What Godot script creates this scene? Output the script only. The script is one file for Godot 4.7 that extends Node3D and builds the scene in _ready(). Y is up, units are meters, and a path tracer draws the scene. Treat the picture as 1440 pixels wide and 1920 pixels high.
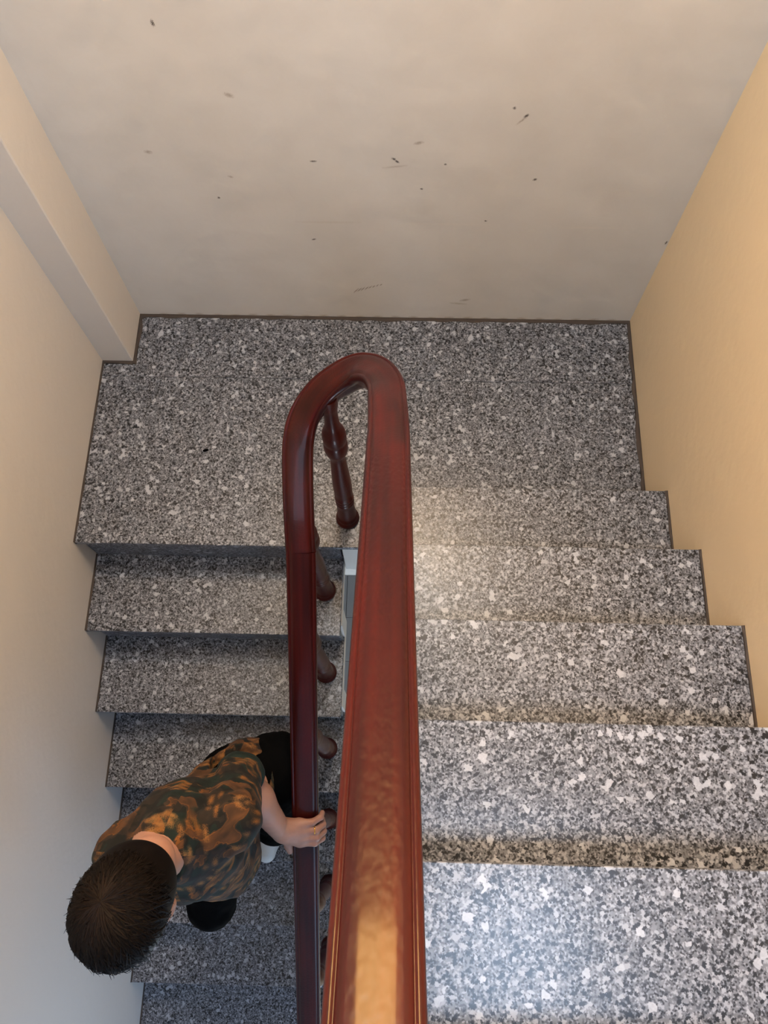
extends Node3D
# A granite dog-leg staircase seen from the upper flight: mahogany banister turning over the landing,
# a woman walking down the lower flight. World: back wall at z = 0, landing top at y = 0, z grows towards the viewer.

const XL := -0.1277        # left wall face
const XR := 1.5593         # right wall face
const ZR := 0.6589         # nosing of the first step up
const ZL := 0.7823         # front edge of the landing
const D := 0.2243          # going
const H := 0.1853          # rise
const WELL_L := 0.655      # end of the descending treads
const WELL_R := 0.765      # start of the ascending treads
const LIP := 0.02

var M := {}
var names := {}
var lines := noise(90.0, 71)
var folds := noise(9.0, 81, FastNoiseLite.TYPE_SIMPLEX, 2)

# ---------------------------------------------------------------- naming
func numbered(n: String) -> String:
	var k: int = names.get(n, 0)
	names[n] = k + 1
	return n if k == 0 else "%s_%03d" % [n, k]

func thing(called: String, label: String, category: String, at := Vector3.ZERO, group := "") -> Node3D:
	var o := Node3D.new()
	o.name = numbered(called)
	o.position = at
	add_child(o)
	o.set_meta("label", label)
	o.set_meta("category", category)
	if group:
		o.set_meta("group", group)
	return o

func part(called: String, mesh: Mesh, mat: Material, parent: Node, at := Vector3.ZERO) -> MeshInstance3D:
	var o := MeshInstance3D.new()
	o.name = called
	o.mesh = mesh
	o.material_override = mat
	o.position = at
	o.cast_shadow = GeometryInstance3D.SHADOW_CASTING_SETTING_ON
	parent.add_child(o, true)
	return o

func struct(called: String, label: String, category: String, mesh: Mesh, mat: Material) -> MeshInstance3D:
	var o := part(called, mesh, mat, self)
	o.set_meta("kind", "structure")
	o.set_meta("label", label)
	o.set_meta("category", category)
	return o

# ---------------------------------------------------------------- shapes
func begin() -> SurfaceTool:
	var st := SurfaceTool.new()
	st.begin(Mesh.PRIMITIVE_TRIANGLES)
	return st

func face(st: SurfaceTool, pts: Array, n: Vector3, off := Vector2.ZERO) -> void:
	# a flat convex polygon whose front looks along n, with box-projected UVs in metres
	var q := pts.duplicate()
	var g: Vector3 = (q[1] - q[0]).cross(q[2] - q[0])
	if g.dot(n) > 0.0:
		q.reverse()
	var a := n.abs()
	for i in range(1, q.size() - 1):
		for p: Vector3 in [q[0], q[i], q[i + 1]]:
			var uv := Vector2(p.x, p.z)
			if a.x > a.y and a.x > a.z:
				uv = Vector2(p.z, p.y)
			elif a.z > a.y:
				uv = Vector2(p.x, p.y)
			st.set_normal(n)
			st.set_tangent(Plane(1, 0, 0, 1))
			st.set_uv(uv + off)
			st.add_vertex(p)

func slab(st: SurfaceTool, lo: Vector3, hi: Vector3, c := 0.0, off := Vector2.ZERO) -> void:
	# a box with chamfered edges
	var ctr := (lo + hi) * 0.5
	var h := (hi - lo) * 0.5
	c = minf(c, minf(h.x, minf(h.y, h.z)) * 0.9)
	for ax in 3:
		var u := (ax + 1) % 3
		var v := (ax + 2) % 3
		for s in [-1.0, 1.0]:
			var n := Vector3.ZERO
			n[ax] = s
			var pts := []
			for t in [[-1, -1], [1, -1], [1, 1], [-1, 1]]:
				var p := ctr
				p[ax] += s * h[ax]
				p[u] += t[0] * (h[u] - c)
				p[v] += t[1] * (h[v] - c)
				pts.append(p)
			face(st, pts, n, off)
		if c <= 0.0:
			continue
		for s in [-1.0, 1.0]:          # edges along axis ax
			for t in [-1.0, 1.0]:
				var n := Vector3.ZERO
				n[u] = s
				n[v] = t
				n = n.normalized()
				var pts := []
				for e in [[-1.0, 0], [1.0, 0], [1.0, 1], [-1.0, 1]]:
					var p := ctr
					p[ax] += e[0] * (h[ax] - c)
					p[u] += s * (h[u] - (c if e[1] == 0 else 0.0))
					p[v] += t * (h[v] - (0.0 if e[1] == 0 else c))
					pts.append(p)
				face(st, pts, n, off)
	if c > 0.0:
		for sx in [-1.0, 1.0]:
			for sy in [-1.0, 1.0]:
				for sz in [-1.0, 1.0]:
					var s := Vector3(sx, sy, sz)
					face(st, [ctr + s * Vector3(h.x, h.y - c, h.z - c), ctr + s * Vector3(h.x - c, h.y, h.z - c), ctr + s * Vector3(h.x - c, h.y - c, h.z)], s.normalized(), off)

func box(lo: Vector3, hi: Vector3, c := 0.0, off := Vector2.ZERO) -> ArrayMesh:
	var st := begin()
	slab(st, lo, hi, c, off)
	return st.commit()

func prism_x(profile: PackedVector2Array, x0: float, x1: float) -> ArrayMesh:
	# a (z, y) outline carried from x0 to x1
	var st := begin()
	var tri := Geometry2D.triangulate_polygon(profile)
	for s in [0, 1]:
		var x := x1 if s == 1 else x0
		for i in range(0, tri.size(), 3):
			var pts := []
			for j in 3:
				var p := profile[tri[i + j]]
				pts.append(Vector3(x, p.y, p.x))
			face(st, pts, Vector3(1 if s == 1 else -1, 0, 0))
	var cw := Geometry2D.is_polygon_clockwise(profile)
	for i in profile.size():
		var a := profile[i]
		var b := profile[(i + 1) % profile.size()]
		var e := (b - a).normalized()
		var n2 := Vector2(e.y, -e.x)
		if cw:
			n2 = -n2
		if Geometry2D.is_point_in_polygon((a + b) * 0.5 + n2 * 0.001, profile):
			n2 = -n2
		face(st, [Vector3(x0, a.y, a.x), Vector3(x1, a.y, a.x), Vector3(x1, b.y, b.x), Vector3(x0, b.y, b.x)], Vector3(0, n2.y, n2.x))
	return st.commit()

func grid_mesh(rows: Array, closed: bool, uvs := Vector2(1, 1), caps := false) -> ArrayMesh:
	# rows of points (all of one length) joined into a smooth skin; closed: each row is a ring.
	# front faces look away from the ring centres.
	var st := begin()
	st.set_smooth_group(0)
	var n: int = rows[0].size()
	var cols := n + 1 if closed else n
	for r in rows.size():
		for c in cols:
			st.set_uv(Vector2(float(c) / (cols - 1) * uvs.x, float(r) / (rows.size() - 1) * uvs.y))
			st.add_vertex(rows[r][c % n])
	var mid: int = rows.size() / 2
	var ctr := Vector3.ZERO
	for p: Vector3 in rows[mid]:
		ctr += p / n
	var r0: int = maxi(mid - 1, 0)
	var test: Vector3 = (rows[r0 + 1][0] - rows[r0][0]).cross(rows[r0][1] - rows[r0][0])
	var flip := test.dot(rows[r0][0] - ctr) > 0.0
	for r in rows.size() - 1:
		for c in cols - 1:
			var a := r * cols + c
			var b := a + 1
			var d := a + cols
			var e := d + 1
			for t in ([a, b, d, b, e, d] if flip else [a, d, b, b, d, e]):
				st.add_index(t)
	if caps:
		for side in 2:
			var ring: Array = rows[0] if side == 0 else rows[rows.size() - 1]
			var base := rows.size() * cols + side * (n + 1)
			var mid_p := Vector3.ZERO
			for p: Vector3 in ring:
				mid_p += p / n
			st.set_smooth_group(1 + side)
			st.set_uv(Vector2.ZERO)
			st.add_vertex(mid_p)
			for p: Vector3 in ring:
				st.set_uv(Vector2.ZERO)
				st.add_vertex(p)
			for c in n:
				var a := base + 1 + c
				var b := base + 1 + (c + 1) % n
				for t in ([base, b, a] if (side == 0) == flip else [base, a, b]):
					st.add_index(t)
	st.generate_normals()
	st.generate_tangents()
	return st.commit()

func lathe(profile: Array, seg := 28) -> ArrayMesh:
	# [radius, height] pairs round the y axis
	var rows := []
	for p in profile:
		var ring := []
		for i in seg:
			var a := TAU * i / seg
			ring.append(Vector3(cos(a) * p[0], p[1], sin(a) * p[0]))
		rows.append(ring)
	return grid_mesh(rows, true, Vector2(0.2, 1.0), true)

func spline(pts: Array, step: float) -> Array:
	# Catmull-Rom through the points, about one sample per step
	var out := []
	for i in pts.size() - 1:
		var p0: Vector3 = pts[maxi(i - 1, 0)]
		var p1: Vector3 = pts[i]
		var p2: Vector3 = pts[i + 1]
		var p3: Vector3 = pts[mini(i + 2, pts.size() - 1)]
		if i == 0:
			p0 = p1 * 2.0 - p2
		if i == pts.size() - 2:
			p3 = p2 * 2.0 - p1
		var k := maxi(1, int(p1.distance_to(p2) / step))
		for j in k:
			out.append(p1.cubic_interpolate(p2, p0, p3, float(j) / k))
	out.append(pts[pts.size() - 1])
	return out

func rail_mesh(path: Array, profile: Array, grow := 1.0) -> ArrayMesh:
	# the handrail section [across, up] carried along a path of top-centre points, kept upright
	var rows := []
	var length := 0.0
	for i in path.size():
		var t: Vector3 = (path[mini(i + 1, path.size() - 1)] - path[maxi(i - 1, 0)]).normalized()
		var side := t.cross(Vector3.UP).normalized()
		var up := side.cross(t).normalized()
		if i > 0:
			length += path[i].distance_to(path[i - 1])
		var ring := []
		for p in profile:
			ring.append(path[i] + side * p[0] * grow + up * p[1] * grow)
		rows.append(ring)
	return grid_mesh(rows, true, Vector2(1.0, length / 2.6), true)

# ---------------------------------------------------------------- bodies: distance fields meshed as surface nets
func smin(a: float, b: float, k: float) -> float:
	if k <= 0.0:
		return minf(a, b)
	var h := maxf(k - absf(a - b), 0.0) / k
	return minf(a, b) - h * h * k * 0.25

func cap(a: Vector3, b: Vector3, ra: float, rb: float, k := 0.03, op := 0) -> Dictionary:
	return {"t": 0, "a": a, "b": b, "ra": ra, "rb": rb, "k": k, "op": op}

func ell(c: Vector3, r: Vector3, k := 0.03, basis := Basis.IDENTITY, op := 0) -> Dictionary:
	return {"t": 1, "a": c, "r": r, "inv": basis.inverse(), "k": k, "op": op}

func half(p: Vector3, n: Vector3) -> Dictionary:      # keeps the side n points away from
	return {"t": 2, "a": p, "n": n.normalized(), "k": 0.0, "op": 2}

func half_near(p: Vector3, n: Vector3, r: float) -> Dictionary:      # the same, but only within r of the axis through p
	return {"t": 3, "a": p, "n": n.normalized(), "k": r, "op": 2}

func nets(st: SurfaceTool, prims: Array, cell: float, xf := Transform3D.IDENTITY, tint := 0, wave := 0.0, wave_scale := Vector3.ONE) -> void:
	var lo := Vector3.INF
	var hi := -Vector3.INF
	for p in prims:
		if p.op != 0:
			continue
		var pad: float = maxf(p.ra, p.rb) if p.t == 0 else maxf(p.r.x, maxf(p.r.y, p.r.z))
		pad += cell * 3.0 + 0.004
		for q: Vector3 in ([p.a, p.b] if p.t == 0 else [p.a]):
			lo = lo.min(q - Vector3.ONE * pad)
			hi = hi.max(q + Vector3.ONE * pad)
	var nx := int((hi.x - lo.x) / cell) + 2
	var ny := int((hi.y - lo.y) / cell) + 2
	var nz := int((hi.z - lo.z) / cell) + 2
	var f := PackedFloat32Array()
	f.resize(nx * ny * nz)
	f.fill(0.5)
	for p in prims:
		var i0 := Vector3i.ZERO
		var i1 := Vector3i(nx - 1, ny - 1, nz - 1)
		if p.t < 2:
			var pad: float = (maxf(p.ra, p.rb) if p.t == 0 else maxf(p.r.x, maxf(p.r.y, p.r.z))) + p.k + cell * 2.0
			var bl: Vector3 = p.a - Vector3.ONE * pad
			var bh: Vector3 = p.a + Vector3.ONE * pad
			if p.t == 0:
				bl = bl.min(p.b - Vector3.ONE * pad)
				bh = bh.max(p.b + Vector3.ONE * pad)
			i0 = Vector3i(((bl - lo) / cell).floor()).clamp(i0, i1)
			i1 = Vector3i(((bh - lo) / cell).ceil()).clamp(i0, i1)
		var a: Vector3 = p.a
		var ab := Vector3.ZERO
		var l2 := 1.0
		var ra := 0.0
		var dr := 0.0
		var r := Vector3.ONE
		var inv := Basis.IDENTITY
		var nrm := Vector3.UP
		if p.t == 0:
			ab = p.b - p.a
			l2 = maxf(ab.length_squared(), 1e-9)
			ra = p.ra
			dr = p.rb - p.ra
		elif p.t == 1:
			r = p.r
			inv = p.inv
		else:
			nrm = p.n
		var rmin := minf(r.x, minf(r.y, r.z))
		var k: float = p.k
		var op: int = p.op
		var kind: int = p.t
		for z in range(i0.z, i1.z + 1):
			for y in range(i0.y, i1.y + 1):
				var at := (z * ny + y) * nx
				for x in range(i0.x, i1.x + 1):
					var q := lo + Vector3(x, y, z) * cell - a
					var d: float
					if kind == 0:
						var s := clampf(q.dot(ab) / l2, 0.0, 1.0)
						d = (q - ab * s).length() - ra - dr * s
					elif kind == 1:
						var e := (inv * q) / r
						var k0 := e.length()
						d = (k0 - 1.0) * rmin if k0 < 0.2 else k0 * (k0 - 1.0) / maxf((e / r).length(), 1e-6)
					elif kind == 2:
						d = q.dot(nrm)
					else:
						d = q.dot(nrm)
						if d > 0.12 or (q - nrm * d).length() > k:
							d = -1.0
					var w := f[at + x]
					if op == 0:
						if d - w < k:
							f[at + x] = smin(w, d, k)
					elif op == 1:
						f[at + x] = -smin(-w, d, k)
					else:
						f[at + x] = maxf(w, d)
	if wave > 0.0:
		for z in nz:
			for y in ny:
				var at := (z * ny + y) * nx
				for x in nx:
					if absf(f[at + x]) < 0.03:
						var q := (lo + Vector3(x, y, z) * cell) * wave_scale
						f[at + x] += wave * folds.get_noise_3d(q.x, q.y, q.z)
	var index := PackedInt32Array()
	index.resize(nx * ny * nz)
	index.fill(-1)
	var verts: Array[Vector3] = []
	var sy := nx
	var sz := nx * ny
	var offs := PackedInt32Array([0, 1, sy, sy + 1, sz, sz + 1, sz + sy, sz + sy + 1])
	var edges := [[0, 1], [2, 3], [4, 5], [6, 7], [0, 2], [1, 3], [4, 6], [5, 7], [0, 4], [1, 5], [2, 6], [3, 7]]
	for z in nz - 1:
		for y in ny - 1:
			for x in nx - 1:
				var at := z * sz + y * sy + x
				var f0 := f[at]
				if absf(f0) > cell * 4.0:
					continue
				var neg := 0
				for o in offs:
					if f[at + o] < 0.0:
						neg += 1
				if neg == 0 or neg == 8:
					continue
				var sum := Vector3.ZERO
				var cnt := 0
				for e in edges:
					var u := f[at + offs[e[0]]]
					var v := f[at + offs[e[1]]]
					if (u < 0.0) != (v < 0.0):
						var t := u / (u - v)
						var pa := Vector3(e[0] & 1, (e[0] >> 1) & 1, e[0] >> 2)
						var pb := Vector3(e[1] & 1, (e[1] >> 1) & 1, e[1] >> 2)
						sum += pa.lerp(pb, t)
						cnt += 1
				index[at] = verts.size()
				verts.append(lo + (Vector3(x, y, z) + sum / cnt) * cell)
	var tris := PackedInt32Array()
	for z in range(1, nz - 1):
		for y in range(1, ny - 1):
			for x in range(1, nx - 1):
				var at := z * sz + y * sy + x
				if index[at] < 0:
					continue
				var inside := f[at] < 0.0
				for ax in 3:
					var s: int = [1, sy, sz][ax]
					if (f[at + s] < 0.0) == inside:
						continue
					var u: int = [sy, sz, 1][ax]
					var v: int = [sz, 1, sy][ax]
					var a := index[at]
					var b := index[at - u]
					var c := index[at - u - v]
					var d := index[at - v]
					if a < 0 or b < 0 or c < 0 or d < 0:
						continue
					tris.append_array(PackedInt32Array([a, b, c, a, c, d]) if not inside else PackedInt32Array([a, c, b, a, d, c]))
	var nor: Array[Vector3] = []
	nor.resize(verts.size())
	nor.fill(Vector3.ZERO)
	for i in range(0, tris.size(), 3):
		var n := (verts[tris[i + 2]] - verts[tris[i]]).cross(verts[tris[i + 1]] - verts[tris[i]])
		for j in 3:
			nor[tris[i + j]] += n
	var mirrored := xf.basis.determinant() < 0.0
	for i0 in tris.size():
		var i := i0
		if mirrored and i0 % 3 > 0:
			i = i0 + 1 if i0 % 3 == 1 else i0 - 1
		var v := verts[tris[i]]
		st.set_color(skin_tint(tint, v))
		st.set_normal((xf.basis * nor[tris[i]]).normalized())
		st.set_uv(Vector2(v.x, v.y))
		st.add_vertex(xf * v)

func skin_tint(kind: int, p: Vector3) -> Color:
	if kind == 1:                          # face
		if absf(absf(p.x) - 0.030) < 0.012 and absf(p.y) < 0.005 and p.z > 0.07:
			return Color(0.08, 0.06, 0.05)
		if absf(p.x) < 0.024 and p.y < -0.066 and p.y > -0.088 and p.z > 0.074:
			return Color(0.75, 0.42, 0.40)
	elif kind == 2:                        # hand: creases, ruddier fingers
		var k := 1.0 + 0.06 * lines.get_noise_3d(p.x * 2.0, p.y * 6.0, p.z * 2.0)
		return Color(k, k * (0.93 if p.x > 0.014 else 0.98), k * (0.91 if p.x > 0.014 else 0.97))
	elif kind == 3:                        # scalp showing through thin hair at the crown
		var g := 0.045 + 0.75 * exp(-pow(p.distance_to(Vector3(-0.012, 0.105, -0.072)) / 0.030, 2.0))
		return Color(g, g * 0.95, g * 0.92)
	return Color.WHITE

# ---------------------------------------------------------------- textures
func noise(freq: float, s: int, kind := FastNoiseLite.TYPE_SIMPLEX, oct := 1) -> FastNoiseLite:
	var n := FastNoiseLite.new()
	n.noise_type = kind
	n.seed = s
	n.frequency = freq
	n.fractal_type = FastNoiseLite.FRACTAL_FBM if oct > 1 else FastNoiseLite.FRACTAL_NONE
	n.fractal_octaves = oct
	return n

func grains(freq: float, s: int, size: int, warp := 0.0) -> PackedByteArray:
	var n := noise(freq, s, FastNoiseLite.TYPE_CELLULAR)
	n.cellular_return_type = FastNoiseLite.RETURN_CELL_VALUE
	n.cellular_jitter = 1.0
	if warp > 0.0:
		n.domain_warp_enabled = true
		n.domain_warp_amplitude = warp
		n.domain_warp_frequency = freq * 1.3
		n.domain_warp_fractal_type = FastNoiseLite.DOMAIN_WARP_FRACTAL_NONE
	return n.get_image(size, size, false, false, false).get_data()

func granite_texture() -> ImageTexture:
	var size := 2048                       # one metre
	var big := grains(0.045, 11, size, 22.0)     # feldspar, 8..12 mm
	var mid := grains(0.095, 12, size, 14.0)      # 5 mm
	var fine := grains(0.19, 13, size, 9.0)      # 3 mm
	var cloud := noise(0.006, 14, FastNoiseLite.TYPE_SIMPLEX, 3).get_image(size, size, false, false, false).get_data()
	var out := PackedByteArray()
	out.resize(size * size * 3)
	var w := 0
	for i in size * size:
		var m := mid[i]
		var g := fine[i]
		var v: int
		if big[i] > 247:
			v = 182 + (g >> 4)
		elif g < 46 and m < 205 or m < 26:
			v = 20 + (m >> 3)
		elif g > 214 or m > 226:
			v = 156 + (m >> 4)
		elif g < 92:
			v = 74 + (m >> 4)
		else:
			v = 100 + (m >> 4) + (g >> 4) + (big[i] >> 4)
		v += (cloud[i] - 128) >> 4
		out[w] = v
		out[w + 1] = v + 1
		out[w + 2] = mini(v + 5, 255)
		w += 3
	var im := Image.create_from_data(size, size, false, Image.FORMAT_RGB8, out)
	im.resize(1536, 1536, Image.INTERPOLATE_BILINEAR)
	return ImageTexture.create_from_image(im)

func normal_texture(freq: float, s: int, strength: float, oct := 3) -> NoiseTexture2D:
	var t := NoiseTexture2D.new()
	t.width = 512
	t.height = 512
	t.seamless = true
	t.as_normal_map = true
	t.bump_strength = strength
	t.noise = noise(freq, s, FastNoiseLite.TYPE_SIMPLEX, oct)
	return t

func wood_texture() -> ImageTexture:
	# streaks run along V; one turn of U goes round the rail (0.3 m), V covers 2.6 m
	var streak := noise(0.02, 21, FastNoiseLite.TYPE_SIMPLEX, 4)
	var fig := noise(0.012, 22, FastNoiseLite.TYPE_SIMPLEX, 3)
	var im := Image.create(384, 1536, false, Image.FORMAT_RGB8)
	for y in 1536:
		for x in 384:
			var s := streak.get_noise_2d(x * 2.6, y * 0.10) * 0.35 + fig.get_noise_2d(x * 0.8, y * 0.35) * 0.40
			var t := clampf(0.5 + s, 0.0, 1.0)
			im.set_pixel(x, y, Color(0.145, 0.034, 0.038).lerp(Color(0.265, 0.058, 0.044), t))
	return ImageTexture.create_from_image(im)

func mark(im: Image, x: float, y: float, w: float, h: float, ang: float, c: Color, s: int) -> void:
	# an irregular elliptical scuff
	var r := int(maxf(w, h)) + 3
	var n := noise(0.2, s)
	for j in range(-r, r + 1):
		for i in range(-r, r + 1):
			var px := int(x) + i
			var py := int(y) + j
			if px < 0 or py < 0 or px >= im.get_width() or py >= im.get_height():
				continue
			var q := Vector2(i, j).rotated(-ang) / Vector2(w, h)
			var k := clampf((1.15 - q.length() + n.get_noise_2d(px * 3.0, py * 3.0) * 0.7) * 1.6, 0.0, 1.0) * c.a
			if k > 0.0:
				im.set_pixel(px, py, im.get_pixel(px, py).lerp(Color(c.r, c.g, c.b), k))

func wall_texture(base: Color, s: int, marks: Array) -> ImageTexture:
	# 2048 px a side; marks are [x, y, half length, half width, angle, colour] in pixels
	var size := 2048
	var a := noise(0.004, s, FastNoiseLite.TYPE_SIMPLEX, 4).get_image(size, size, false, false, false)
	a.convert(Image.FORMAT_RGB8)
	var data := a.get_data()
	var r := int(base.r * 255)
	var g := int(base.g * 255)
	var b := int(base.b * 255)
	for i in range(0, data.size(), 3):
		var v := (data[i] - 128) >> 5
		data[i] = r + v
		data[i + 1] = g + v
		data[i + 2] = b + v
	var im := Image.create_from_data(size, size, false, Image.FORMAT_RGB8, data)
	var k := 0
	for m in marks:
		mark(im, m[0], m[1], m[2], m[3], m[4], m[5], s + k)
		k += 1
	return ImageTexture.create_from_image(im)

func blouse_texture() -> ImageTexture:
	var size := 768                        # 0.6 m
	var zone := noise(0.006, 31, FastNoiseLite.TYPE_SIMPLEX, 2)
	var zone2 := noise(0.008, 32, FastNoiseLite.TYPE_SIMPLEX, 3)
	var brush := noise(0.03, 33, FastNoiseLite.TYPE_SIMPLEX, 3)
	var im := Image.create(size, size, false, Image.FORMAT_RGB8)
	for y in size:
		for x in size:
			var b := brush.get_noise_2d(x * 0.6 + y * 0.5, y * 0.25 - x * 0.2)
			var z := zone.get_noise_2d(x, y) + b * 0.30
			var z2 := zone2.get_noise_2d(x, y) + b * 0.30
			var c := Color(0.042, 0.042, 0.038)
			if z2 > 0.12:
				c = Color(0.030, 0.115, 0.100)
			elif z2 < -0.24:
				c = Color(0.165, 0.120, 0.090)
			if z > 0.28:
				c = Color(0.25, 0.17, 0.11)
			if z > 0.38:
				c = Color(0.50, 0.29, 0.10)
			if z > 0.44:
				c = Color(0.34, 0.21, 0.11)
			im.set_pixel(x, y, c * (1.0 + b * 0.35))
	var rng := RandomNumberGenerator.new()
	rng.seed = 77
	for i in 110:                           # sprays of small leaves
		var p := Vector2(rng.randf() * size, rng.randf() * size)
		var dir := Vector2.from_angle(rng.randf() * TAU)
		var col := Color(0.70, 0.48, 0.27).lerp(Color(0.60, 0.36, 0.13), rng.randf())
		col.a = 0.95
		for j in rng.randi_range(2, 4):
			mark(im, p.x, p.y, rng.randf_range(14, 22), rng.randf_range(7, 10), dir.angle() + 1.0, col, 100 + i)
			p += dir * 26.0
	return ImageTexture.create_from_image(im)

func mat(color: Color, rough: float, tex: Texture2D = null) -> StandardMaterial3D:
	var m := StandardMaterial3D.new()
	m.albedo_color = color
	m.roughness = rough
	m.albedo_texture = tex
	return m

func make_materials() -> void:
	var g := mat(Color(0.88, 0.895, 0.925), 0.34, granite_texture())
	M.granite = g
	var plaster := normal_texture(0.02, 41, 3.0, 4)
	var wl := mat(Color(0.83, 0.81, 0.785), 0.75)
	wl.normal_enabled = true
	wl.normal_texture = plaster
	wl.normal_scale = 0.16
	wl.uv1_triplanar = true
	wl.uv1_world_triplanar = true
	wl.uv1_scale = Vector3.ONE * 1.6
	M.wall = wl
	# the back wall maps 0.0..2.0 m across and -0.35..1.65 m up onto its texture, marks at their places
	var dark := Color(0.20, 0.17, 0.16, 0.85)
	var soft := Color(0.42, 0.35, 0.30, 0.40)
	var marks := []
	for q in [[0.309, 1.045, 7, 3, 1.5, dark], [1.093, 0.809, 14, 2.4, -0.85, soft], [1.100, 0.820, 6, 3.0, -0.8, dark], [0.798, 0.686, 5, 3.0, 0.5, dark], [0.806, 0.678, 6, 2.6, 0.8, dark],
			[0.600, 0.676, 7, 2.4, -0.05, dark], [0.858, 0.737, 10, 4, -0.3, soft], [1.152, 0.622, 4.5, 3.2, -0.5, dark], [1.070, 0.842, 3, 3, 0, dark], [0.925, 0.670, 2.6, 2.6, 0, dark],
			[0.870, 0.585, 3, 2.4, 0, dark], [0.575, 0.384, 5, 2.5, -0.4, dark], [0.430, 0.870, 10, 5, 0.4, soft], [1.045, 0.468, 3.4, 2.4, 0, dark], [0.340, 0.545, 3, 3, 0, dark],
			[0.386, 0.620, 6, 3, 0.3, soft], [1.553, 0.388, 2.5, 6, 0.2, dark], [0.80, 0.66, 30, 3, -0.15, Color(0.42, 0.35, 0.30, 0.2)], [1.02, 0.105, 14, 5, -0.3, soft], [1.00, 0.085, 26, 4, 0.1, Color(0.5, 0.45, 0.38, 0.3)],
			[0.20, 0.70, 8, 5, 0, soft], [1.36, 0.55, 30, 60, 0, Color(0.70, 0.66, 0.62, 0.10)], [0.62, 0.455, 90, 4, 0.0, Color(0.76, 0.73, 0.69, 0.35)], [0.95, 0.452, 120, 5, 0.01, Color(0.90, 0.87, 0.83, 0.22)], [1.33, 0.445, 80, 4, 0.0, Color(0.90, 0.87, 0.83, 0.25)]]:
		marks.append([q[0] / 2.0 * 2048.0, (1.65 - q[1]) / 2.0 * 2048.0, q[2], q[3], q[4], q[5]])
	for i in 8:                            # the little comb of scratches
		marks.append([(0.682 + i * 0.011) / 2.0 * 2048.0, (1.65 - (0.146 + i * 0.0045)) / 2.0 * 2048.0, 12 - i, 1.7, -0.95, Color(0.36, 0.30, 0.26, 0.6)])
	for i in 26:                           # chipped paint just over the floor
		marks.append([(0.05 + 0.058 * i) / 2.0 * 2048.0, (1.65 - 0.004 - 0.004 * absf(sin(i * 2.3))) / 2.0 * 2048.0, 14, 4.5, 0.1 * sin(i), Color(0.62, 0.56, 0.50, 0.5)])
	var wb := mat(Color(1, 1, 1), 0.72, wall_texture(Color(0.835, 0.82, 0.80), 51, marks))
	wb.normal_enabled = true
	wb.normal_texture = plaster
	wb.normal_scale = 0.15
	M.wall_back = wb
	var wr: StandardMaterial3D = wl.duplicate()
	wr.albedo_color = Color(0.86, 0.78, 0.65)
	M.wall_right = wr
	M.white = mat(Color(0.80, 0.80, 0.78), 0.6)
	M.grout = mat(Color(0.27, 0.235, 0.215), 0.85)
	M.wood = mat(Color(1, 1, 1), 0.36, wood_texture())
	M.wood.normal_enabled = true
	M.wood.normal_texture = normal_texture(0.13, 61, 2.0, 2)
	M.wood.normal_texture.width = 256
	M.wood.normal_texture.height = 2048
	M.wood.uv1_triplanar = false
	M.wood.normal_scale = 0.11
	M.wood.uv1_scale = Vector3.ONE
	M.wood.clearcoat_enabled = true
	M.wood.clearcoat = 0.2
	M.wood.clearcoat_roughness = 0.11
	M.wood.metallic_specular = 0.25
	var ws: StandardMaterial3D = M.wood.duplicate()
	ws.albedo_texture = null
	ws.albedo_color = Color(0.27, 0.09, 0.065)
	ws.roughness = 0.42
	ws.metallic_specular = 0.2
	ws.clearcoat = 0.1
	ws.clearcoat_roughness = 0.06
	M.wood_turned = ws
	M.tile = mat(Color(0.47, 0.47, 0.48), 0.4)
	var sk := mat(Color(0.67, 0.50, 0.43), 0.55)
	sk.vertex_color_use_as_albedo = true
	sk.subsurf_scatter_enabled = true
	sk.subsurf_scatter_strength = 0.1
	M.skin = sk
	M.blouse = mat(Color(0.84, 0.86, 0.84), 0.9, blouse_texture())
	M.blouse.uv1_triplanar = true
	M.blouse.uv1_scale = Vector3.ONE * 1.7
	M.blouse.uv1_triplanar_sharpness = 12.0
	M.cuff = mat(Color(0.035, 0.115, 0.095), 0.85)
	M.trousers = mat(Color(0.028, 0.028, 0.030), 0.95)
	M.trousers.metallic_specular = 0.15
	M.hair = mat(Color(0.30, 0.22, 0.17), 0.6)
	M.hair.metallic_specular = 0.25
	M.hair.vertex_color_use_as_albedo = true
	M.shoe = mat(Color(0.82, 0.82, 0.80), 0.5)
	M.gold = mat(Color(0.95, 0.72, 0.36), 0.25)
	M.gold.metallic = 1.0
	M.metal = mat(Color(0.75, 0.75, 0.75), 0.4)
	M.metal.metallic = 0.8
	var gl := mat(Color(0.9, 0.95, 1.0, 0.08), 0.05)
	gl.transparency = BaseMaterial3D.TRANSPARENCY_ALPHA
	M.glass = gl
	var lamp := mat(Color(1.0, 0.9, 0.75), 0.6)
	lamp.emission_enabled = true
	lamp.emission = Color(1.0, 0.76, 0.46)
	lamp.emission_energy_multiplier = 6.0
	M.lamp = lamp
	var pn := mat(Color(0.95, 0.97, 1.0), 0.6)
	pn.emission_enabled = true
	pn.emission = Color(0.88, 0.93, 1.0)
	pn.emission_energy_multiplier = 3.0
	M.panel = pn

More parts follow.
